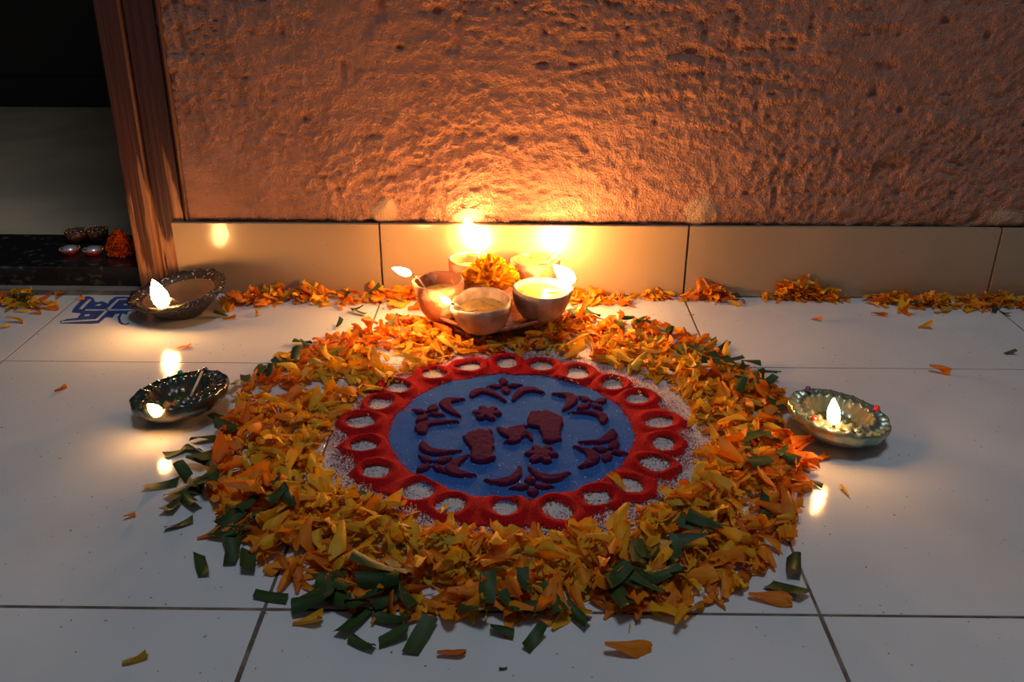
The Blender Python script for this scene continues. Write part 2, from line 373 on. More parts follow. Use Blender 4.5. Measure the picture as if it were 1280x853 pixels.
for key, rp, rz, rr, hh, sp, fh, fr, lean, bm in bowls:
    top = at(rp[0], rp[1], rz); c = Vector((top[0], top[1], rz-hh)) - LC; a = math.atan2(c.y, c.x)
    spa = math.radians(sp)
    def mod(r, z, p, i, spa=spa, rr=rr, hh=hh):
        d = (p-spa+PI) % (2*PI)-PI
        k = math.exp(-(d/.30)**2)*max(0, (z/hh-.55)/.45)
        r = r*(1+.012*math.sin(3*p+spa)+.008*math.sin(7*p))
        return (r+k*.0040 if r > .4*rr else r, z - k*.0010 + .0005*math.sin(2*p+spa))
    prof = [(.40, 0), (.46, .04), (.66, .14), (.85, .32), (.96, .54), (1.0, .76), (1.01, .92), (.985, .985), (.94, 1.0), (.895, .965), (.875, .86), (.85, .76)]
    prof2 = [(.85, .76), (.74, .52), (.5, .3), (.02, .26)]
    V, F = lathe([(rr*x, hh*y) for x, y in prof+prof2[1:]], 48, mod)
    b = new('bowl', mesh('bowl', V, F, bm, True), lamp)
    b.location = c; tilt = {'A': .10, 'E': .05, 'D': .02, 'C': .0, 'B': .06}[key]
    b.rotation_euler = (-tilt*math.sin(a), tilt*math.cos(a), 0)
    if key == 'B': tag(b, 'taller reddish bowl with a side spout')
    n = 40; ol = .82 if key in 'DE' else .70
    orr = rr*(.86 if key in 'DE' else .81)
    V = [(0, 0, 0)] + [(orr*math.cos(2*PI*k/n), orr*math.sin(2*PI*k/n), 0) for k in range(n)]
    F = [(0, 1+k, 1+(k+1) % n) for k in range(n)]
    oil = new('oil', mesh('oil', V, F, M_oil, True), b); oil.location = (0, 0, hh*ol)
    sx, sy = math.cos(spa), math.sin(spa)
    tip = add_wick(b, [(0.2*rr*sx, .2*rr*sy, hh*ol+.0006), (.6*rr*sx, .6*rr*sy, hh*ol+.0012), (.9*rr*sx, .9*rr*sy, hh*1.0+.001), (1.06*rr*sx, 1.06*rr*sy, hh*1.0+.003)], .0009)
    add_flame(b, tip, fh, fr, lean)

# ---- a marigold head, petal by petal
def petal_vf(L, W, curl, bend, ruff, seed, n=6, k=4, notch=.12, twist=0.):
    """petal along +x from the origin, lying in xy; n along, k across. returns V,F,shade"""
    r = random.Random(seed); V = []; F = []; sh = []
    ph = r.uniform(0, 6.28)
    for i in range(n+1):
        t = i/n; wd = W*.5*(.30+.70*min(1, t*1.45)**1.2)*(1 if t < .72 else math.sqrt(max(.0, 1-((t-.72)/.36)**2)))
        for j in range(k+1):
            s = j/k*2-1
            x = L*t*(1 - (notch*(1-abs(math.sin(s*PI*1.2+.4))) if i == n else 0))
            y = wd*s
            z = curl*W*(s*s)*(.35+.65*t) + bend*L*t*t + ruff*W*math.sin(ph+s*5+t*4)*t + W*.05*(j % 2)*(1-.5*t) + r.uniform(-.5, .5)*ruff*W*.5*t
            a = twist*t; y, z = y*math.cos(a)-z*math.sin(a), y*math.sin(a)+z*math.cos(a)
            V.append((x, y, z)); sh.append(min(1, max(0, .15+.5*t*(1-.4*abs(s))+.22*(j % 2)+r.uniform(-.14, .14))))
    for i in range(n):
        for j in range(k):
            a = i*(k+1)+j; F.append((a, a+k+1, a+k+2, a+1))
    return V, F, sh
def petal_mesh(name, vf, mt):
    V, F, sh = vf; m = mesh(name, V, F, mt, True)
    a = m.attributes.new('shade', 'FLOAT', 'POINT'); a.data.foreach_set('value', sh); return m
def marigold(name, loc, R, H, label, mt, single, layers, tiltx=0., cal=None):
    root = empty(name, loc, label, 'flower'); root.rotation_euler = (tiltx, 0, 0)
    V, F = lathe([(.15*R, 0), (.40*R, .10*H), (.50*R, .35*H), (.42*R, .55*H), (.20*R, .66*H), (.03*R, .70*H)], 16)
    new('calyx', mesh('calyx', V, F, cal or mt, True), root)
    ms = [petal_mesh('petal', petal_vf(R*.62, R*.30, .35, .12*q-.22, .16, 50+q, n=5, k=4), mt) for q in range(4)]
    AV = []; AF = []; AS = []
    for li in range(layers):
        e = li/(layers-1)                       # 0 outer .. 1 centre
        cnt = int(24*(1-e)+7)
        for q in range(cnt):
            az = 2*PI*(q+.5*(li % 2))/cnt+random.uniform(-.12, .12)
            el = math.radians((6 if single else -25)+(76 if single else 112)*e+random.uniform(-9, 9))
            rr_ = R*.40*((1-e) if single else 1.15*math.sqrt(1-e*e)); base = Vector((math.cos(az)*rr_, math.sin(az)*rr_, H*((.36+.30*e) if single else (.14+.52*e))))
            rot = Matrix.Rotation(az, 4, 'Z') @ Matrix.Rotation(-el, 4, 'Y') @ Matrix.Rotation(random.uniform(-.5, .5), 4, 'X')
            sc = (1-.30*e)*random.uniform(.85, 1.1)
            mtx = Matrix.Translation(base) @ rot @ Matrix.Scale(sc, 4)
            if single:
                p = new('petal', ms[(li+q) % 4], root); p.matrix_local = mtx
            else:
                V, F, sh = petal_vf(R*.52, R*.46, .3, .1, .40, li*40+q, n=3, k=3)
                AF += [tuple(x+len(AV) for x in f) for f in F]; AV += [mtx @ Vector(v) for v in V]; AS += sh
    if not single: tag(new('petals', petal_mesh('petals', (AV, AF, AS), mt), root), kind='stuff')
    return root
_c = at(612, 334, .052)
marigold('marigold', (_c[0], _c[1], .0215), .0290, .046, 'yellow marigold head heaped between the five clay bowls', M_gold_petal, True, 8)
p = at(152, 318, .02)
marigold('marigold', (p[0], p[1], .019), .0150, .036, 'deep orange marigold head on the black door sill', M_rose, False, 9)

# ---- the three saucer lamps
def saucer_vf(R, H, spa, flutes=26, cup=.58):
    def mod(r, z, p, i):
        d = (p-spa+PI) % (2*PI)-PI; k = math.exp(-(d/.26)**2)
        fl = math.cos(flutes*p)
        if 3 <= i <= 7: r *= 1+.016*math.cos(flutes/2*p)
        if 6 < i < 10: z += H*.075*fl
        if 11 < i < 15: z += H*.09*math.cos(20*p); r *= 1+.03*math.cos(20*p)
        if 15 < i < 19: z += H*.025*math.cos(16*p)
        if i > 9: z -= 0*k
        return r, z + (k*.0016 if 5 < i < 14 else 0)
    c = cup
    prof = [(.56, 0), (.60, .05), (.78, .22), (.94, .50), (.99, .70), (1.0, .88), (.985, 1.0),
            (.95, .99), (.87, .93), (.80, .90), (.745, .94), (.70, 1.04), (.655, 1.07), (.62, .98), (.58, .84), (.53, .66), (.44, .50), (.30, .40), (.15, .36), (.02, .35)]
    return lathe([(R*x, H*y) for x, y in prof], 156, mod)
def saucer(loc, rot, label, mt, R, H, spa, beads, flame, oilmat, oil=.50, spout=True):
    root = empty('oil_lamp', loc, label, 'oil lamp', rot=rot)
    V, F = saucer_vf(R, H, spa); dish = new('dish', mesh('dish', V, F, mt, True), root)
    n = 40; orr = R*.455
    V = [(0, 0, 0)] + [(orr*math.cos(2*PI*k/n), orr*math.sin(2*PI*k/n), 0) for k in range(n)]
    o = new('oil', mesh('oil', V, [(0, 1+k, 1+(k+1) % n) for k in range(n)], oilmat, True), root); o.location = (0, 0, H*oil)
    for az, c in beads:
        a = math.radians(az); V, F = sphere_vf(.0024, 12, 8); bd = new('bead', mesh('bead', V, F, M_bead[c], True), root)
        bd.location = (R*.90*math.cos(a), R*.90*math.sin(a), H*.99+.0016); tag(bd, c+' glass bead')
    sx, sy = math.cos(spa), math.sin(spa)
    # raised spout leaf on the rim: a little curled lip with side scrolls
    for s in (-1, 0, 1):
        a = spa+s*.24; rad = .0036 if s == 0 else .0028
        V, F = sphere_vf(rad, 12, 6, .55); kn = new('scroll', mesh('scroll', V, F, mt, True), root); kn.location = (R*.80*math.cos(a), R*.80*math.sin(a), H*1.0+.0006)
    fp, fh, fr, lean = flame
    inv = (Matrix.Translation(loc) @ Euler(rot).to_matrix().to_4x4()).inverted()
    tl = inv @ Vector(at(*fp)); t0 = tl.normalized(); dd = Vector((tl.x, tl.y, 0)).normalized()
    tip = add_wick(root, [(.12*R*dd.x, .12*R*dd.y, H*oil+.001), tl*.55+Vector((0, 0, H*.25)), tl+Vector((-dd.x*.002, -dd.y*.002, -.0045)), tl+Vector((0, 0, -.002))], .0012)
    add_flame(root, tip, fh, fr, lean, M_flame_s)
    return root
M_oilg = mat('dark_green_oil', (.10, .10, .02), .07, metal=.2, noise=(160, (.05, .06, .015), .4, .6), coat=.6)
c_ = at(1045, 519, .018)
saucer((c_[0], c_[1], .0030), (-.02, .13, .0), 'green bronze saucer lamp with red beads, burning on bare tile at right', M_bronze_g, .0365, .0180, math.radians(262), ((118, 'purple'), (18, 'red'), (218, 'red'), (250, 'amber')), ((1043, 530, .0265), .0190, .0044, (-.30, .0, .9)), M_oilg)
c_ = at(228, 492, .018)
saucer((c_[0], c_[1], .0030), (-.06, -.14, 0), 'dark green glazed saucer lamp holding a matchstick, at left of the ring', M_bronze_d, .0365, .0180, math.radians(238), ((108, 'teal'), (72, 'purple'), (262, 'amber')), ((203, 518, .0185), .0115, .0042, (-.45, -.1, .6)), M_oilg)
# matchstick in the left one
ms_a = at(234, 506, .0135); ms_b = at(253, 464, .034)
stick = empty('matchstick', (ms_a[0], ms_a[1], ms_a[2]), 'pale matchstick leaning out of the dark green lamp', 'matchstick')
dv = Vector(ms_b-ms_a); V, F = tube([(0, 0, 0), dv*.5, dv], .00105, 4); new('stick', mesh('stick', V, F, M_stick), stick)
V, F = tube([-dv*.05, (0, 0, 0), dv*.09], [.0008, .0015, .0012], 8); tag(new('match_head', mesh('match_head', V, F, M_char, True), stick), 'burnt black match head')

# the black one by the door: boat shape, a tall flared band rim
def boat_lamp(loc, rotz):
    root = empty('oil_lamp', loc, 'black glittering boat-shaped lamp burning at the foot of the door frame', 'oil lamp', rot=(.10, -.10, rotz))
    def mod(r, z, p, i):
        pt = math.exp(-((abs(((p-PI+PI) % (2*PI))-PI))/.5)**2)*0
        c = math.cos(p); e = 1+.10*c*c + .18*max(0, -c)**8          # longer in x, nose towards -x
        y = 1-.06
        return (r*e*(1+(.012*math.cos(30*p) if 4 <= i <= 7 else 0)), z*(1+.10*c) + (0.0012*math.cos(15*p) if i in (5, 6) else 0))
    R, H = .0395, .025
    prof = [(.36, 0), (.42, .08), (.66, .40), (.88, .74), (.97, .88), (1.0, .98), (.985, 1.06), (.93, 1.08), (.86, 1.04), (.78, .94), (.74, .84)]
    V, F = lathe([(R*x, H*y) for x, y in prof] + [(R*.74, H*.84), (R*.62, H*.55), (R*.3, H*.32), (R*.02, H*.28)], 96, mod)
    new('dish', mesh('dish', V, F, M_black, True), root)
    V, F = lathe([(R*x, H*y) for x, y in ((.735, .83), (.68, .70), (.60, .545), (.3, .34), (.02, .30))], 64, mod)
    i_ = new('lining', mesh('lining', V, F[:-2], M_brown, True), root); i_.location = (0, 0, .0006); tag(i_, 'matt brown inside of the lamp')
    sx, sy = math.cos(math.radians(248)), math.sin(math.radians(248))
    tl = (Matrix.Translation(loc) @ Euler((.10, -.10, rotz)).to_matrix().to_4x4()).inverted() @ Vector(at(206, 381, .0235))
    tip = add_wick(root, [(0, -.005, H*.4), tl*.6+Vector((0, 0, .010)), tl+Vector((0, .002, -.003)), tl+Vector((0, 0, -.002))], .0013)
    add_flame(root, tip + Vector((0, 0, -.001)), .0270, .0075, (-.10, 0, 1), M_flame_s)
    return root
c_ = at(230, 366, .022)
boat_lamp((c_[0], c_[1], .001), .12)

# ---- four little things on the door sill
def little_dish(px, py, label, front):
    p = at(px, py, .02); z = .0195
    if front:
        root = empty('dish', (p[0], p[1], z), label, 'dish')
        V, F = lathe([(.004, 0), (.0075, .0012), (.0098, .0040), (.0104, .0056), (.0098, .0058), (.0088, .0046), (.001, .0040)], 28); new('cup', mesh('cup', V, F, M_redglaze, True), root)
        V, F = lathe([(.0088, .0046), (.0080, .0064), (.0055, .0086), (.0025, .0094), (.0004, .0095)], 24); tag(new('dome', mesh('dome', V, F, M_silver, True), root), 'silvery domed filling')
        for k in range(22):
            a = 2*PI*k/22
            if k == 0: bm = mesh('gold_bead', *sphere_vf(.0009, 6, 4), M_gold, True)
            g = new('gold_bead', bm, root); g.location = (.0101*math.cos(a), .0101*math.sin(a), .0062)
    else:
        root = empty('bowl', (p[0], p[1], z), label, 'bowl')
        V, F = lathe([(.005, 0), (.009, .004), (.0115, .010), (.0112, .0145), (.0100, .0150), (.0090, .0125), (.001, .010)], 28, lambda r, z, p, i: (r*(1+.03*math.cos(9*p)), z)); new('cup', mesh('cup', V, F, M_brownglaze, True), root)
        for k in range(12):
            a = 2*PI*k/12
            if k == 0: bm = mesh('gold_bead', *sphere_vf(.0013, 6, 4), M_gold, True)
            g = new('gold_bead', bm, root); g.location = (.0107*math.cos(a), .0107*math.sin(a), .0152)
M_redglaze = mat('red_glaze', (.30, .018, .012), .25, coat=.5)
M_silver = mat('silver_filling', (.60, .56, .62), .3, metal=.6)
M_gold = mat('gold_bead', (.55, .38, .14), .25, metal=.8)
M_brownglaze = mat('brown_glaze', (.10, .035, .022), .35, noise=(300, (.28, .16, .08), .55, .66))
little_dish(88.5, 317, 'small red dish with silvery filling on the sill, leftmost', True)
little_dish(117.5, 318, 'small red dish with silvery filling on the sill, nearer the orange flower', True)
little_dish(97, 303.5, 'gold-beaded brown bowl behind the leftmost red dish', False)
little_dish(124, 302, 'gold-beaded brown bowl behind the red dish next to the orange flower', False)

# ================================================================ RANGOLI
RC = np.array([.1340, -.2760])
rg = empty('rangoli', (RC[0], RC[1], 0), 'round powder rangoli, blue disc with maroon motifs inside a red looped border', 'rangoli')
HOLES = [(633, 457), (677.5, 461), (720.6, 470.5), (765.6, 484), (797.5, 501), (824, 531), (829, 558), (818, 584), (788, 610), (747, 626), (698, 642), (631, 638), (563, 635.5), (522, 617.5), (471, 593), (455, 561), (452.5, 530.5), (476, 507.6), (495.6, 488), (542, 471), (586, 462)]
HW = np.array([at(x, y)[:2] for x, y in HOLES]) - RC
def cells(name, d, half, prob, height, mt, kind=None):
    """grains: every grid cell kept with probability prob(x,y); corner heights from height(x,y)"""
    n = int(2*half/d); g = (np.arange(n+1)-n/2)*d; X, Y = np.meshgrid(g, g)
    xc = (X[:-1, :-1]+X[1:, 1:])/2; yc = (Y[:-1, :-1]+Y[1:, 1:])/2
    keep = rng.random(xc.shape) < prob(xc, yc)
    H = height(X, Y) + rng.uniform(0, 1, X.shape)*d*.35
    idx = np.arange((n+1)**2).reshape(n+1, n+1)
    Q = np.stack([idx[:-1, :-1], idx[:-1, 1:], idx[1:, 1:], idx[1:, :-1]], -1)[keep]
    used, inv = np.unique(Q.ravel(), return_inverse=True)
    V = np.stack([X.ravel(), Y.ravel(), H.ravel()], -1)[used]
    o = new(name, npmesh(name, V, inv.reshape(-1, 4), mt, True), rg)
    if kind: o['kind'] = kind
    return o
def polar(X, Y): return np.hypot(X, Y), np.arctan2(Y, X)
def hole_d(X, Y):
    D = np.full(X.shape, 9.)
    for i, (hx, hy) in enumerate(HW):
        a = math.atan2(hy, hx); u = (X-hx)*math.cos(a)+(Y-hy)*math.sin(a); v = -(X-hx)*math.sin(a)+(Y-hy)*math.cos(a)
        D = np.minimum(D, np.hypot(u*(.92+.1*math.sin(i*2.3)), v*(.98+.1*math.cos(i*1.7))))
    return D
def p_white(X, Y):
    r, a = polar(X, Y); e = .146+.006*np.sin(3*a+1)+.004*np.sin(7*a); return np.clip((e-r)/.012, 0, 1)*.93
cells('white_powder', .0008, .165, p_white, lambda X, Y: .0004+.0002*fbm(X*200, Y*200, 2), M_white)
def p_blue(X, Y):
    r, a = polar(X, Y); return np.clip((.0955+.003*vnoise(a*9, a*0, 3)-r)/.0045, 0, 1)
cells('blue_powder', .00062, .105, p_blue, lambda X, Y: .0012+.0006*fbm(X*90, Y*90, 3, 2), M_blue)
def ring_w(X, Y):
    D = hole_d(X, Y); r, a = polar(X, Y)
    n = fbm(X*110, Y*110, 4, 4)*.0024
    inner = np.clip((D-.0078+1.4*n)/.0022, 0, 1)                       # clear inside the holes
    outer = np.clip((.0188-D+1.6*n)/.0034, 0, 1)                       # loops
    band = np.clip((r-.0885+n)/.0035, 0, 1)*np.clip((.1225-r+1.6*n)/.004, 0, 1)
    return inner*np.maximum(outer*np.clip((r-.0870)/.003, 0, 1), band), D, r, a
def p_red(X, Y):
    k, D, r, a = ring_w(X, Y)
    spec = .30*np.clip(1-np.abs(r-.124)/.020, 0, 1)**1.4*(D > .010) + .05*((r > .105) & (r < .155)) + .10*((D < .0095) & (D > .0062))+.10*((r > .082) & (r < .092))
    return np.maximum(k**1.2*1.05, spec)
def h_red(X, Y):
    D = hole_d(X, Y); ridge = np.exp(-((D-.0128)/.0036)**2); r, a = polar(X, Y)
    k, _, _, _ = ring_w(X, Y)
    return .0010+k*(.0010+.0036*ridge*(.7+.7*fbm(X*50, Y*50, 2, 6)))
cells('red_powder', .0007, .160, p_red, h_red, M_red)
# glitter flakes on the blue
V = []; F = []
for i in range(420):
    r = .092*math.sqrt(random.random()); a = random.uniform(0, 2*PI); s = random.uniform(.00022, .00042)
    x, y = r*math.cos(a), r*math.sin(a); n0 = len(V); tx, ty = random.uniform(-.6, .6), random.uniform(-.6, .6)
    for q in range(4):
        b = q*PI/2+a; V.append((x+s*math.cos(b), y+s*math.sin(b), .0021+s*(tx*math.cos(b)+ty*math.sin(b))+.0004))
    F.append((n0, n0+1, n0+2, n0+3))
tag(new('glitter', mesh('glitter', V, F, M_glit), rg), 'silvery glitter flakes', kind='stuff')

# raised maroon motifs, each its own little heap
def heap(name, poly, h=.0030, holes=(), edge=.0022, d=.00055, label=None):
    P = np.array(poly); mn = P.min(0)-.001; mx = P.max(0)+.001
    nx = int((mx[0]-mn[0])/d)+1; ny = int((mx[1]-mn[1])/d)+1
    X, Y = np.meshgrid(mn[0]+np.arange(nx+1)*d, mn[1]+np.arange(ny+1)*d)
    def sd(P):
        ins = np.zeros(X.shape, bool); D = np.full(X.shape, 9.)
        for i in range(len(P)):
            a = P[i]; b = P[(i+1) % len(P)]; e = b-a
            t = np.clip(((X-a[0])*e[0]+(Y-a[1])*e[1])/(e@e+1e-12), 0, 1); D = np.minimum(D, np.hypot(X-a[0]-t*e[0], Y-a[1]-t*e[1]))
            if abs(e[1]) > 1e-12:
                ins ^= ((a[1] > Y) != (b[1] > Y)) & (X < e[0]*(Y-a[1])/e[1]+a[0])
        return np.where(ins, D, -D)
    s = sd(P)
    for hx, hy, hr in holes: s = np.minimum(s, np.hypot(X-hx, Y-hy)-hr)
    s = s + .0007*fbm(X*400, Y*400, 2, 5)
    t = np.clip(s/edge, 0, 1); H = .0011 + h*np.sqrt(t*(2-t)) + .0005*fbm(X*300, Y*300, 2, 9)*t
    Hc = (s[:-1, :-1] > -.0002) & (s[1:, 1:] > -.0002) & (s[:-1, 1:] > -.0002) & (s[1:, :-1] > -.0002)
    idx = np.arange(X.size).reshape(X.shape)
    Q = np.stack([idx[:-1, :-1], idx[:-1, 1:], idx[1:, 1:], idx[1:, :-1]], -1)[Hc]
    used, inv = np.unique(Q.ravel(), return_inverse=True)
    V = np.stack([X.ravel(), Y.ravel(), H.ravel()], -1)[used]; c = V.mean(0); c[2] = 0
    o = new(name, npmesh(name, V-c, inv.reshape(-1, 4), M_purple, True), rg); o.location = c
    if label: o['label'] = label
    return o
def dpt(x, y): return at(400+x/2.6667, 430+y/2.6667, .002)[:2]-RC
def cpt(x, y): return at(560+x/7.756, 490+y/7.756, .003)[:2]-RC
def crescent(a, m, b, w, skew=.5):
    a, m, b = dpt(*a), dpt(*m), dpt(*b)
    ctl = 2*m-.5*(a+b); L = []; R = []
    for i in range(17):
        t = i/16; p = (1-t)**2*a+2*t*(1-t)*ctl+t*t*b; d = 2*(1-t)*(ctl-a)+2*t*(b-ctl); n = np.array([-d[1], d[0]])/np.hypot(*d)
        k = t**(math.log(.5)/math.log(skew)); ww = w*(.26+.74*math.sin(PI*k)**.8)*.5
        L.append(p+n*ww); R.append(p-n*ww)
    return L+R[::-1]
W = .0092
for a, m, b, w, s in [((502, 182), (548, 160), (622, 196), W, .35), ((642, 194), (685, 156), (750, 168), W, .5), ((770, 170), (838, 182), (808, 226), W*1.1, .55), ((825, 234), (925, 236), (942, 270), W, .65),
                      ((858, 330), (950, 322), (975, 286), W*1.1, .68), ((842, 345), (912, 378), (858, 416), W*1.1, .55), ((694, 408), (755, 450), (834, 430), W, .55), ((546, 456), (630, 458), (668, 410), W, .5),
                      ((500, 372), (438, 420), (522, 441), W*1.15, .5), ((344, 328), (375, 362), (476, 358), W, .35), ((350, 304), (352, 270), (466, 262), W*1.15, .3), ((486, 188), (418, 200), (470, 246), W*1.1, .5)]:
    heap('crescent', crescent(a, m, b, w, s))
for c, tips in [((615, 143), ((555, 146), (607, 116), (676, 140), (624, 170))), ((910, 200), ((862, 176), (956, 188), (942, 224), (856, 220))), ((966, 360), ((908, 349), (992, 326), (1028, 370), (950, 396))),
                ((705, 476), ((630, 484), (697, 442), (782, 480), (712, 512))), ((374, 402), ((330, 374), (438, 382), (420, 434), (322, 428))), ((362, 234), ((304, 222), (386, 205), (416, 242), (322, 264)))]:
    cc = dpt(*c); P = []
    for q, t in enumerate(tips):
        v = dpt(*t)-cc; L = np.hypot(*v); u = v/L; n = np.array([-u[1], u[0]]); rnd = (q % 2 == 1)
        # clockwise seen on screen -> go from one side to the other
        for f, wd in ((.22, .0024), (.50, .0040 if not rnd else .0044), (.82, .0020 if not rnd else .0034), (1.08, .0004)): P.append(cc+u*L*f+n*wd)
        for f, wd in ((.82, .0020 if not rnd else .0034), (.50, .0040 if not rnd else .0044), (.22, .0024)): P.append(cc+u*L*f-n*wd)
    heap('star_flower', P, holes=[(cc[0], cc[1], .0021)])
for c, r in (((557, 234), .0115), ((738, 371), .0122)):
    cc = dpt(*c); P = [cc+np.array([math.cos(t), math.sin(t)])*r*(.60+.44*abs(math.cos(3*t+.25))**.75) for t in np.linspace(0, 2*PI, 72, endpoint=False)]
    heap('six_petal_flower', P, h=.0034)
heap('footprint', [cpt(*q) for q in [(130, 435), (165, 425), (185, 400), (210, 395), (235, 378), (262, 380), (280, 360), (310, 362), (330, 372), (350, 360), (370, 378), (395, 355), (430, 365), (440, 395), (430, 410), (450, 450), (445, 500), (460, 545), (440, 560), (435, 590), (470, 630), (455, 660), (380, 685), (300, 690), (230, 670), (205, 640), (215, 600), (225, 560), (180, 510), (155, 470)]], h=.0036, label='left footprint motif of maroon powder')
heap('footprint', [cpt(*q) for q in [(770, 240), (790, 200), (815, 188), (850, 195), (880, 182), (905, 192), (940, 180), (975, 186), (1000, 198), (1060, 220), (1115, 250), (1125, 310), (1095, 370), (1100, 430), (1110, 465), (1040, 490), (980, 500), (920, 480), (910, 430), (890, 390), (870, 350), (820, 345), (770, 325), (765, 290)]], h=.0036, label='right footprint motif of maroon powder')
heap('leaf_spray', [cpt(*q) for q in [(465, 345), (510, 335), (560, 355), (610, 340), (660, 325), (740, 320), (780, 330), (750, 350), (760, 375), (820, 400), (830, 475), (790, 465), (765, 430), (720, 445), (700, 480), (640, 500), (530, 490), (560, 465), (590, 450), (540, 430), (500, 400), (475, 375)]], h=.0032)

# ---- the blue printed sign on the tile by the door
def spt(x, y): return at(70+x/10.667, 360+y/10.667, 0)[:2]
so = spt(560, 300)
sign = empty('floor_emblem', (so[0], so[1], 0), 'blue printed swastika emblem on the tile by the door sill', 'floor print')
def flat(name, polys, z0, z1, mt, label=None):
    V = []; F = []
    for P in polys:
        P = [np.array(q)-so for q in P]; n = len(P); b = len(V)
        area = sum(P[i][0]*P[(i+1) % n][1]-P[(i+1) % n][0]*P[i][1] for i in range(n))
        if area < 0: P = P[::-1]
        V += [(q[0], q[1], z0) for q in P]+[(q[0], q[1], z1) for q in P]
        F += [tuple(b+n+i for i in range(n))] + [(b+i, b+(i+1) % n, b+n+(i+1) % n, b+n+i) for i in range(n)]
    o = new(name, mesh(name, V, F, mt), sign)
    if label: o['label'] = label
def stroke(pts, w):
    P = [spt(*q) for q in pts]; L = []; R = []
    for i, p in enumerate(P):
        d = P[min(i+1, len(P)-1)]-P[max(i-1, 0)]; n = np.array([-d[1], d[0]])/np.hypot(*d); ww = w*.5
        L.append(p+n*ww); R.append(p-n*ww)
    return [[L[i], L[i+1], R[i+1], R[i]] for i in range(len(P)-1)]
flat('blue_print', [[spt(*q) for q in [(370, 132), (400, 118), (450, 118), (500, 140), (522, 188), (560, 195), (612, 182), (655, 195), (690, 218), (718, 172), (790, 124), (900, 120), (1100, 128), (1165, 150), (1165, 184), (1085, 190), (1025, 212), (1005, 262), (1130, 274), (1120, 296), (1070, 300), (965, 318), (940, 362), (885, 340), (790, 350), (752, 402), (690, 392), (655, 402), (572, 474), (450, 482), (60, 478), (55, 448), (150, 420), (285, 404), (335, 342), (212, 330), (222, 292)]]]
     + stroke([(868, 345), (838, 400), (850, 455), (885, 485), (935, 492), (975, 468)], .0022) + stroke([(1110, 285), (1075, 325), (1060, 335)], .0015), -.0005, .00035, M_print)
flat('pale_line', stroke([(452, 165), (392, 222), (330, 290)], .0034) + stroke([(395, 300), (620, 302), (970, 300), (1075, 296)], .0030) + stroke([(1140, 152), (830, 160), (700, 290), (545, 432), (75, 462)], .0034)
     + stroke([(545, 232), (592, 236)], .0042)+stroke([(905, 228), (978, 228)], .0030)+stroke([(385, 372), (450, 368)], .0042)+stroke([(455, 165), (420, 168)], .004), 0, .0006, M_printw, 'pale tile-coloured arms of the emblem')

# ================================================================ PETALS AND LEAVES
hm_d = .004; hm = np.zeros((340, 420)); HX0, HY0 = -.55, -.62
def pile_z(x, y, L, add):
    i = int((y-HY0)/hm_d); j = int((x-HX0)/hm_d); r = max(1, int(L*.38/hm_d))
    sl = hm[max(i-r, 0):i+r+1, max(j-r, 0):j+r+1]
    z = float(sl.mean())*.8+float(sl.max())*.2 if sl.size else 0
    hm[max(i-r, 0):i+r+1, max(j-r, 0):j+r+1] += add
    return z
outer_px = [(1008, 600), (998, 545), (955, 480), (905, 445), (840, 412), (760, 402), (700, 396), (560, 398), (480, 408), (390, 428), (335, 465), (290, 500), (268, 560), (268, 640), (310, 690), (385, 745), (480, 775), (600, 772), (700, 785), (770, 768), (850, 775), (930, 745), (972, 690), (992, 650)]
inner_px = [(640, 440), (530, 464), (470, 490), (425, 520), (402, 560), (420, 605), (470, 632), (540, 660), (620, 672), (700, 676), (790, 648), (850, 622), (872, 590), (872, 555), (868, 515), (825, 480), (760, 458), (700, 446)]
def prof(pts):
    a = []; 
    for x, y in pts:
        p = at(x, y)[:2]-RC; a.append((math.atan2(p[1], p[0]), math.hypot(*p)))
    a.sort(); A = np.array([q[0] for q in a]); Rr = np.array([q[1] for q in a])
    return lambda t: float(np.interp(t, np.r_[A[-1]-2*PI, A, A[0]+2*PI], np.r_[Rr[-1], Rr, Rr[0]]))
r_out, r_in = prof(outer_px), prof(inner_px)
VARS = 20
def var_params(q):
    r = random.Random(900+q)
    L = r.uniform(.014, .027); thin = q % 5 == 4; fold = q % 5 == 2
    return (L*(.8 if thin else 1), L*(r.uniform(.10, .2) if thin else r.uniform(.30, .56)), (r.choice((-1, 1))*r.uniform(.45, .85) if fold else r.uniform(-.45, .6)), r.uniform(-.15, .45), r.uniform(.06, .24), q, 6, 4, r.uniform(0, .3), r.uniform(-1.1, 1.1))
variants = [petal_vf(*var_params(q)) for q in range(VARS)]
vlen = [var_params(q)[0] for q in range(VARS)]
vmesh = {(q, c): None for q in range(VARS) for c in M_pet}
def get_mesh(q, c):
    if vmesh[(q, c)] is None: vmesh[(q, c)] = petal_mesh('petal', variants[q], M_pet[c])
    return vmesh[(q, c)]
def place_mtx(x, y, q, s, flatness=1., zoff=0., add=.0009, az=None):
    L = vlen[q]*s
    z = pile_z(x, y, L, add)
    az = random.uniform(0, 2*PI) if az is None else az
    el = random.gauss(0, .17)*flatness; ro = random.gauss(0, .55)*flatness
    if random.random() < .05*flatness: el += random.uniform(.3, .9)
    if random.random() < .4: ro += PI
    R = Matrix.Rotation(az, 4, 'Z') @ Matrix.Rotation(-el, 4, 'Y') @ Matrix.Rotation(ro, 4, 'X') @ Matrix.Scale(s, 4)
    # lowest point of the petal sits on the pile
    lo = min((R @ Vector(v)).z for v in variants[q][0][::3]); cxy = R @ Vector((vlen[q]*.5, 0, 0))
    return Matrix.Translation((x-cxy.x, y-cxy.y, max(.0006, z-lo-.0012+zoff) if z > .001 else .0006-lo)) @ R
items = []     # (matrix, variant, colour, x, y)
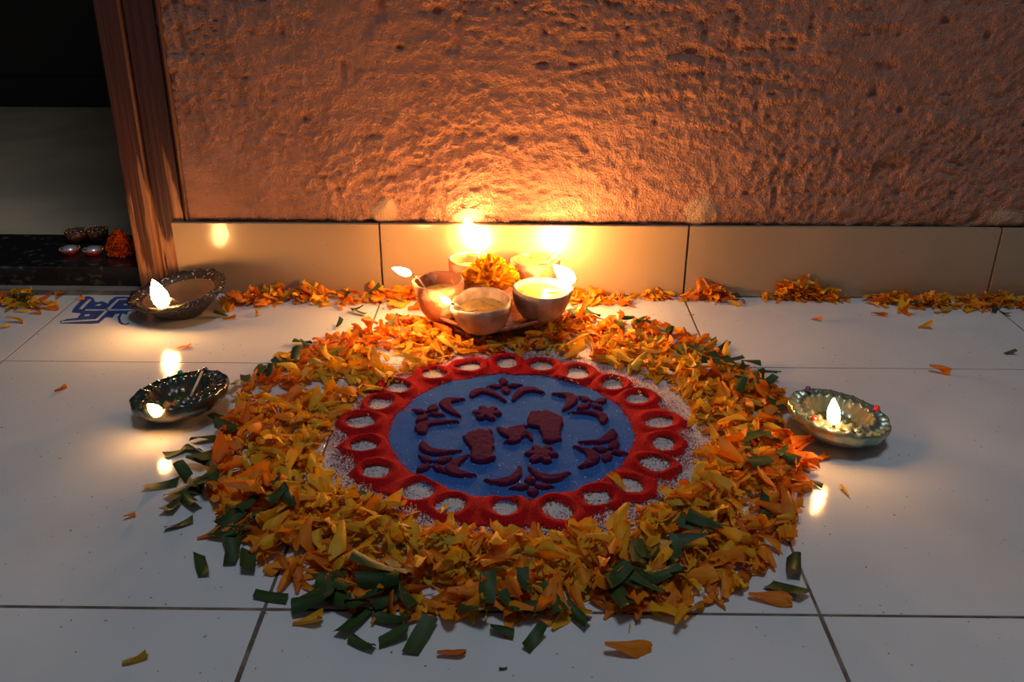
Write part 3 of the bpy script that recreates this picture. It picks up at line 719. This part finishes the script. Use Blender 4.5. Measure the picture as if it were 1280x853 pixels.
def colour_for(x, y, r, ri, ro):
    t = (r-ri)/(ro-ri); u = random.random()+.35*fbm(np.array(x*22.), np.array(y*22.), 2, 40)
    left = x < .02
    if t < .45: return 'yellow' if u < .74 else ('orange' if u < .92 else 'olive')
    if t < .75: return 'yellow' if u < .42 else ('orange' if u < .86 else ('rust' if u < .93 else 'olive'))
    return 'orange' if u < .62 else ('yellow' if u < .80 else 'rust')
SR = at(1045, 519, .018); SL = at(228, 492, .018)
N_RING = 3500; tries = 0
while len(items) < N_RING and tries < 40000:
    tries += 1
    a = random.uniform(-PI, PI); ri, ro = r_in(a), r_out(a)
    r = math.sqrt(random.uniform(ri*ri, ro*ro)); t = (r-ri)/(ro-ri)
    if random.random() > .55+.45*math.sin(PI*min(1, t*1.1+.05)): continue
    x, y = RC[0]+r*math.cos(a), RC[1]+r*math.sin(a)
    if fbm(np.array(x*38.), np.array(y*38.), 2, 77) < -.28 and random.random() < .85: continue
    if math.hypot(x-LC.x, y-LC.y) < .066: continue
    if math.hypot(x-SR[0], y-SR[1]) < .036 or math.hypot(x-SL[0], y-SL[1]) < .036: continue
    q = random.randrange(VARS); s = random.choice((random.uniform(.45, .75), random.uniform(.6, 1.0)))*(1.05 if y < -.30 else .95)
    items.append((place_mtx(x, y, q, s), q, colour_for(x, y, r, ri, ro), x, y))
# petals round the lamp dish, low
for i in range(330):
    a = random.uniform(0, 2*PI); r = random.uniform(.048, .085); x, y = LC.x+r*math.cos(a), LC.y+r*math.sin(a)
    if y > -.07 and random.random() < .75: continue
    q = random.randrange(VARS); items.append((place_mtx(x, y, q, random.uniform(.55, .8), .5, add=.0006), q, random.choice(['orange', 'orange', 'yellow', 'rust']), x, y))
# rows along the wall: (px0, px1, py, count, spread)
wall_items = []
for x0, x1, yy, cnt, sp in ((245, 345, 378, 60, .011), (330, 440, 374, 70, .010), (430, 540, 375, 70, .010), (700, 790, 376, 46, .008), (780, 838, 371, 18, .005), (850, 915, 374, 34, .006), (950, 1035, 370, 58, .008), (1025, 1060, 377, 8, .004), (1082, 1130, 378, 22, .007), (1120, 1215, 382, 66, .009), (1200, 1280, 380, 46, .008), (1280, 1420, 381, 50, .009)):
    for i in range(int(cnt*1.5)):
        px = random.uniform(x0, x1) if random.random() < .6 else random.gauss((x0+x1)/2, (x1-x0)*.2); p = at(px, yy); x = p[0]; y = min(-.012, p[1]+random.gauss(0, sp))
        if math.hypot(x+.197, y+.05) < .048: continue
        q = random.randrange(VARS); s = random.uniform(.42, .80)
        u = random.random(); c = 'orange' if u < .5 else 'yellow' if u < .84 else 'rust' if u < .93 else 'olive'
        wall_items.append((place_mtx(x, y, q, s, .8, add=.0010), q, c, x, y))
for i in range(70):
    p = at(random.gauss(22, 24), random.gauss(377, 6)); q = random.randrange(VARS); x, y = p[0], min(-.004, p[1])
    wall_items.append((place_mtx(x, y, q, random.uniform(.5, .85), .8, add=.0011), q, random.choice(['olive', 'yellow', 'yellow', 'rust']), x, y))

# the nearest and topmost ring petals are objects of their own; the rest one heap
def score(it):
    m, q, c, x, y = it; z = m.translation.z
    return -math.dist((x, y, z), CAM)*1.0 + z*9
items.sort(key=score, reverse=True)
NS = 280
def sector(x, y):
    dx, dy = x-RC[0], y-RC[1]; a = math.degrees(math.atan2(dy, dx)); r = math.hypot(dx, dy); t = (r-r_in(math.radians(a)))/(r_out(math.radians(a))-r_in(math.radians(a)))
    e = 'inner edge' if t < .33 else ('middle' if t < .7 else 'outer edge')
    k = 'front middle' if -105 <= a < -75 else 'front right' if -75 <= a < -40 else 'right' if -40 <= a < 60 else 'front left' if -140 <= a < -105 else 'left' if a < -140 or a > 120 else 'back'
    return 'at the %s of the petal ring, %s' % (e, k), k+', '+e
cn = {'orange': 'orange', 'yellow': 'golden yellow', 'rust': 'rust-brown', 'olive': 'olive yellow'}
for m, q, c, x, y in items[:NS]:
    o = new('petal', get_mesh(q, c)); o.matrix_world = m; ph, key = sector(x, y)
    tag(o, '%s marigold petal %s' % (cn[c], ph), 'petal', '%s petals, %s' % (cn[c], key))
def join_petals(name, its, label):
    mats = list(M_pet.values()); keys = list(M_pet)
    V = []; F = []; SH = []; MI = []; off = 0
    for m, q, c, x, y in its:
        pv, pf, ps = variants[q]; A = np.array(m)
        V.append(np.array(pv) @ A[:3, :3].T + A[:3, 3]); F.append(np.array(pf)+off); off += len(pv)
        k = random.uniform(0, .35); SH.append(np.clip(np.array(ps)+k, 0, 1.3)); MI.append(np.full(len(pf), keys.index(c), np.int32))
    me = npmesh(name, np.concatenate(V), np.concatenate(F), mats[0])
    for mm in mats[1:]: me.materials.append(mm)
    me.polygons.foreach_set('material_index', np.concatenate(MI))
    a = me.attributes.new('shade', 'FLOAT', 'POINT'); a.data.foreach_set('value', np.concatenate(SH).astype(np.float32))
    return tag(new(name, me), label, 'petals', kind='stuff')
join_petals('petal_ring', items[NS:], 'thick ring of orange and yellow marigold petals heaped round the rangoli')
join_petals('petal_row', wall_items, 'broken row of marigold petals strewn along the foot of the wall')

# single stray petals, each placed: px, py, azimuth deg, scale, colour, variant, label
STRAY = [(565, 816, 10, 1.25, 'rust', 3, 'curled orange petal lying alone in front of the ring, left of centre'),
 (786, 816, -5, 1.3, 'orange', 5, 'long orange petal lying alone in front of the ring, right of centre'),
 (963, 750, -15, 1.45, 'orange', 1, 'broad flat orange petal near the front right tile joint'),
 (385, 779, 0, .75, 'yellow', 2, 'small yellow petal just below the front tile joint, at left'),
 (855, 772, 60, 1.35, 'yellow', 7, 'large yellow petal standing out at the front right of the ring'),
 (836, 770, 140, 1.2, 'yellow', 8, 'yellow petal leaning on the large one at the front right'),
 (787, 783, 80, .6, 'yellow', 9, 'small upright yellow petal in front of the ring'),
 (1056, 612, 100, .8, 'yellow', 4, 'small yellow petal on bare tile below the right lamp'),
 (1030, 572, 30, 1.0, 'orange', 6, 'orange petal close under the right lamp'),
 (983, 668, 80, .8, 'yellow', 10, 'yellow petal on the right tile joint'),
 (985, 649, 0, .9, 'orange', 11, 'orange petal at the right edge of the ring'),
 (1174, 463, -12, .95, 'orange', 12, 'orange petal across the far right tile joint'),
 (1021, 398, -18, .8, 'orange', 13, 'orange petal on the tile before the wall, right of the lamp stand'),
 (1157, 408, 0, .6, 'yellow', 2, 'tiny yellow petal in front of the right end of the petal row'),
 (1098, 392, 5, .7, 'orange', 0, 'orange petal in front of the wall row, between two clumps'),
 (863, 392, -10, .75, 'orange', 9, 'slim orange petal beside the tile joint behind the ring'),
 (931, 376, 80, .6, 'orange', 5, 'small orange petal between two clumps along the wall'),
 (230, 433, 40, 1.0, 'orange', 3, 'orange petal beside the flame reflection at upper left'),
 (76, 486, 30, .55, 'rust', 12, 'small orange petal alone on the left tile'),
 (162, 645, 35, .65, 'orange', 6, 'slim yellow-orange petal alone at far left'),
 (168, 826, 15, .7, 'olive', 12, 'thin yellowish petal shred in the bottom left corner'),
 (45, 391, 4, .85, 'orange', 4, 'orange petal in front of the yellow heap at far left'),
 (20, 401, 5, .9, 'yellow', 7, 'long yellow petal at the left border'),
 (5, 408, 50, .7, 'yellow', 1, 'yellow petal cut by the left border'),
 (101, 373, 60, .5, 'orange', 8, 'small orange petal at the corner of the blue emblem'),
 (287, 397, 3, .7, 'orange', 10, 'orange petal in front of the black boat lamp'),
 (774, 607, 110, .75, 'yellow', 0, 'yellow petal fallen on the lower right red loop'),
 (556, 640, 70, .9, 'yellow', 3, 'yellow petal fallen on the front red loops, left of centre'),
 (496, 530-42, 0, .01, 'yellow', 0, None),
 (862, 530, 75, .8, 'yellow', 5, 'upright yellow petal at the right edge of the red border'),
 (540, 470, -50, .7, 'yellow', 6, 'yellow petal fallen on the upper left red loops'),
 (265, 668, 20, .9, 'orange', 7, 'folded orange petal outside the ring at left')]
for px, py, az, s, c, q, lab in STRAY:
    if lab is None: continue
    p = at(px, py, .002); m = place_mtx(p[0], p[1], q, s*.85, .35, zoff=.0, add=.001, az=math.radians(az))
    onr = 'fallen' in lab or 'red border' in lab
    if onr: m.translation.z += .003
    o = new('petal', get_mesh(q, c)); o.matrix_world = m; tag(o, lab, 'petal')

# leaf pieces: strips cut across, bent. px, py, azimuth, length mm, width mm, lift
def leaf_vf(L, W, bend, roll, fold, seed, jag=False):
    r = random.Random(seed); V = []; F = []; sh = []; n, k = 6, 4; sk = r.uniform(-.35, .35)
    for i in range(n+1):
        t = i/n-.5
        for j in range(k+1):
            s = j/k*2-1; wd = W*.5*(1-.12*abs(t)*2)
            x = L*t + sk*W*s*.5 + (.0012*math.sin(s*7+seed) if i in (0, n) and jag else 0)
            z = bend*L*(t*t*1.6) + fold*W*(s*s)*.5*(-1) + roll*W*s*t
            V.append((x, wd*s, z)); sh.append(.30+.25*(abs(s) < .1)+r.uniform(-.1, .1)+.2*t)
    for i in range(n):
        for j in range(k):
            a = i*(k+1)+j; F.append((a, a+k+1, a+k+2, a+1))
    return V, F, [max(0, x) for x in sh]
lvar = []
for q in range(9):
    r = random.Random(70+q); lvar.append(leaf_vf(1.0, r.uniform(.34, .52), r.uniform(-.12, .40), r.uniform(-.5, .5), r.uniform(-.3, .5), q, True))
lmesh = [petal_mesh('leaf_piece', v, M_leaf) for v in lvar]
def leaf(px, py, az, L, label, group=None, q=None, extra=0.):
    q = random.randrange(9) if q is None else q
    p = at(px, py, .004); x, y = p[0], p[1]
    z = pile_z(x, y, L/1000, .0012)
    s = L/1000*.84
    R = Matrix.Rotation(math.radians(az), 4, 'Z') @ Matrix.Rotation(random.gauss(0, .18), 4, 'Y') @ Matrix.Rotation(random.gauss(0, .25), 4, 'X') @ Matrix.Scale(s, 4)
    lo = min((R @ Vector(v)).z for v in lvar[q][0])
    o = new('leaf_piece', lmesh[q]); o.matrix_world = Matrix.Translation((x, y, max(.0005, z+extra)-lo)) @ R
    tag(o, label, 'leaf', group)
for px, py, az, L, lab in [(223, 652, 35, 21, 'narrow green leaf strip alone left of the ring'), (251, 703, -65, 24, 'dark leaf strip standing apart at lower left'), (338, 741, -12, 24, 'green leaf square above the front left tile joint'),
    (525, 792, 70, 30, 'long leaf strip sticking out at the very front of the ring'), (452, 800, -30, 20, 'leaf scrap at the front, left of the long strip'), (492, 793, 25, 20, 'small green scrap beside the long front strip'),
    (628, 786, -15, 16, 'small leaf scrap at the front middle of the ring'), (668, 795, 55, 20, 'dark leaf scrap below the front middle of the ring'),
    (993, 705, 75, 26, 'upright leaf strip on the right tile joint'), (984, 735, -35, 26, 'bent leaf strip with a yellow end near the right tile joint'), (1021, 601, -40, 11, 'tiny leaf scrap by the flame reflection at right'),
    (955, 640, 80, 22, 'leaf piece on end at the right of the ring'), (219, 562, 35, 18, 'leaf scrap under the left lamp'), (1264, 438, 0, 12, 'tiny dark leaf scrap on the far right tile'),
    (201, 603, 15, 26, 'arched leaf strip at the leftmost edge of the leaves'), (378, 426, -10, 20, 'leaf tip poking out behind the upper left of the ring'), (892, 425, 80, 14, 'leaf scrap beside the joint behind the ring at right'),
    (439, 626, 30, 22, 'dark leaf piece inside the ring at lower left'), (868, 672, -20, 26, 'leaf piece inside the ring at lower right'), (322, 462, 85, 16, 'small upright leaf blade at the upper left of the ring'),
    (629, 830, 10, 5, 'speck of dark leaf in front of the ring')]:
    leaf(px, py, az, L, lab)
clusters = [('left', 'dark green leaf piece in the cluster left of the ring', [(232, 592), (246, 604), (225, 615), (238, 627), (254, 590), (262, 612), (218, 628), (248, 578), (268, 600), (240, 560), (252, 548), (262, 575), (285, 540), (275, 520)], 24),
 ('lower left', 'dark green leaf piece in the cluster at the lower left of the ring', [(287, 655), (300, 650), (296, 672), (312, 640), (290, 690), (308, 700), (282, 668), (335, 622), (352, 612), (362, 636), (344, 640), (330, 650)], 24),
 ('front left', 'dark green leaf piece in the cluster at the front left of the ring', [(400, 740), (412, 725), (395, 755), (430, 755), (420, 740), (455, 750), (475, 740), (468, 722), (490, 770), (480, 755), (505, 748), (442, 775), (500, 725)], 29),
 ('front', 'dark green leaf piece among the petals at the front middle', [(598, 738), (610, 752), (640, 765), (660, 770), (690, 760), (590, 770), (655, 745), (722, 770)], 26),
 ('front right', 'dark green leaf piece in the cluster at the front right of the ring', [(790, 735), (772, 752), (808, 745), (825, 732), (812, 700), (795, 708), (842, 700), (838, 725), (880, 672), (862, 690), (770, 735)], 30),
 ('right', 'dark green leaf piece among the petals at the right of the ring', [(935, 575), (960, 562), (972, 575), (950, 590), (985, 585), (942, 558), (975, 545)], 24),
 ('upper right', 'dark green leaf piece in the band at the upper right of the ring', [(895, 452), (905, 440), (912, 462), (925, 468), (938, 462), (918, 452), (950, 478), (930, 482), (960, 470), (888, 462), (900, 470), (945, 495), (925, 500), (958, 492), (965, 515), (880, 445), (868, 440)], 22),
 ('top', 'dark green leaf piece behind the ring, right of the lamp stand', [(785, 402), (798, 408), (775, 410), (805, 412), (790, 415), (838, 418), (828, 422), (712, 398), (725, 402), (740, 396), (700, 390)], 19),
 ('upper left', 'dark green leaf piece in the bundle at the upper left of the ring', [(335, 463), (350, 458), (345, 468), (362, 462), (328, 470), (370, 455), (356, 450), (340, 475), (310, 478), (290, 482), (382, 436)], 20),
 ('behind left', 'green leaf piece lying behind the ring near the skirting joint', [(452, 390), (445, 385), (438, 378), (487, 405), (500, 398), (425, 402), (470, 372)], 20),
 ('far', 'green leaf piece in the petals along the wall', [(830, 367), (918, 370), (1140, 380), (1258, 388), (1245, 384), (25, 378), (15, 374), (34, 374), (276, 390), (700, 368)], 17)]
for key, lab, pts, L in clusters:
    for px, py in pts:
        leaf(px+random.uniform(-3, 3), py+random.uniform(-2, 2), random.uniform(0, 180), L*random.uniform(.75, 1.1), lab, 'leaf pieces, '+key, extra={'left': 0, 'upper right': .004, 'top': .004, 'upper left': .003, 'right': .002, 'behind left': .002, 'front right': .001}.get(key, 0))
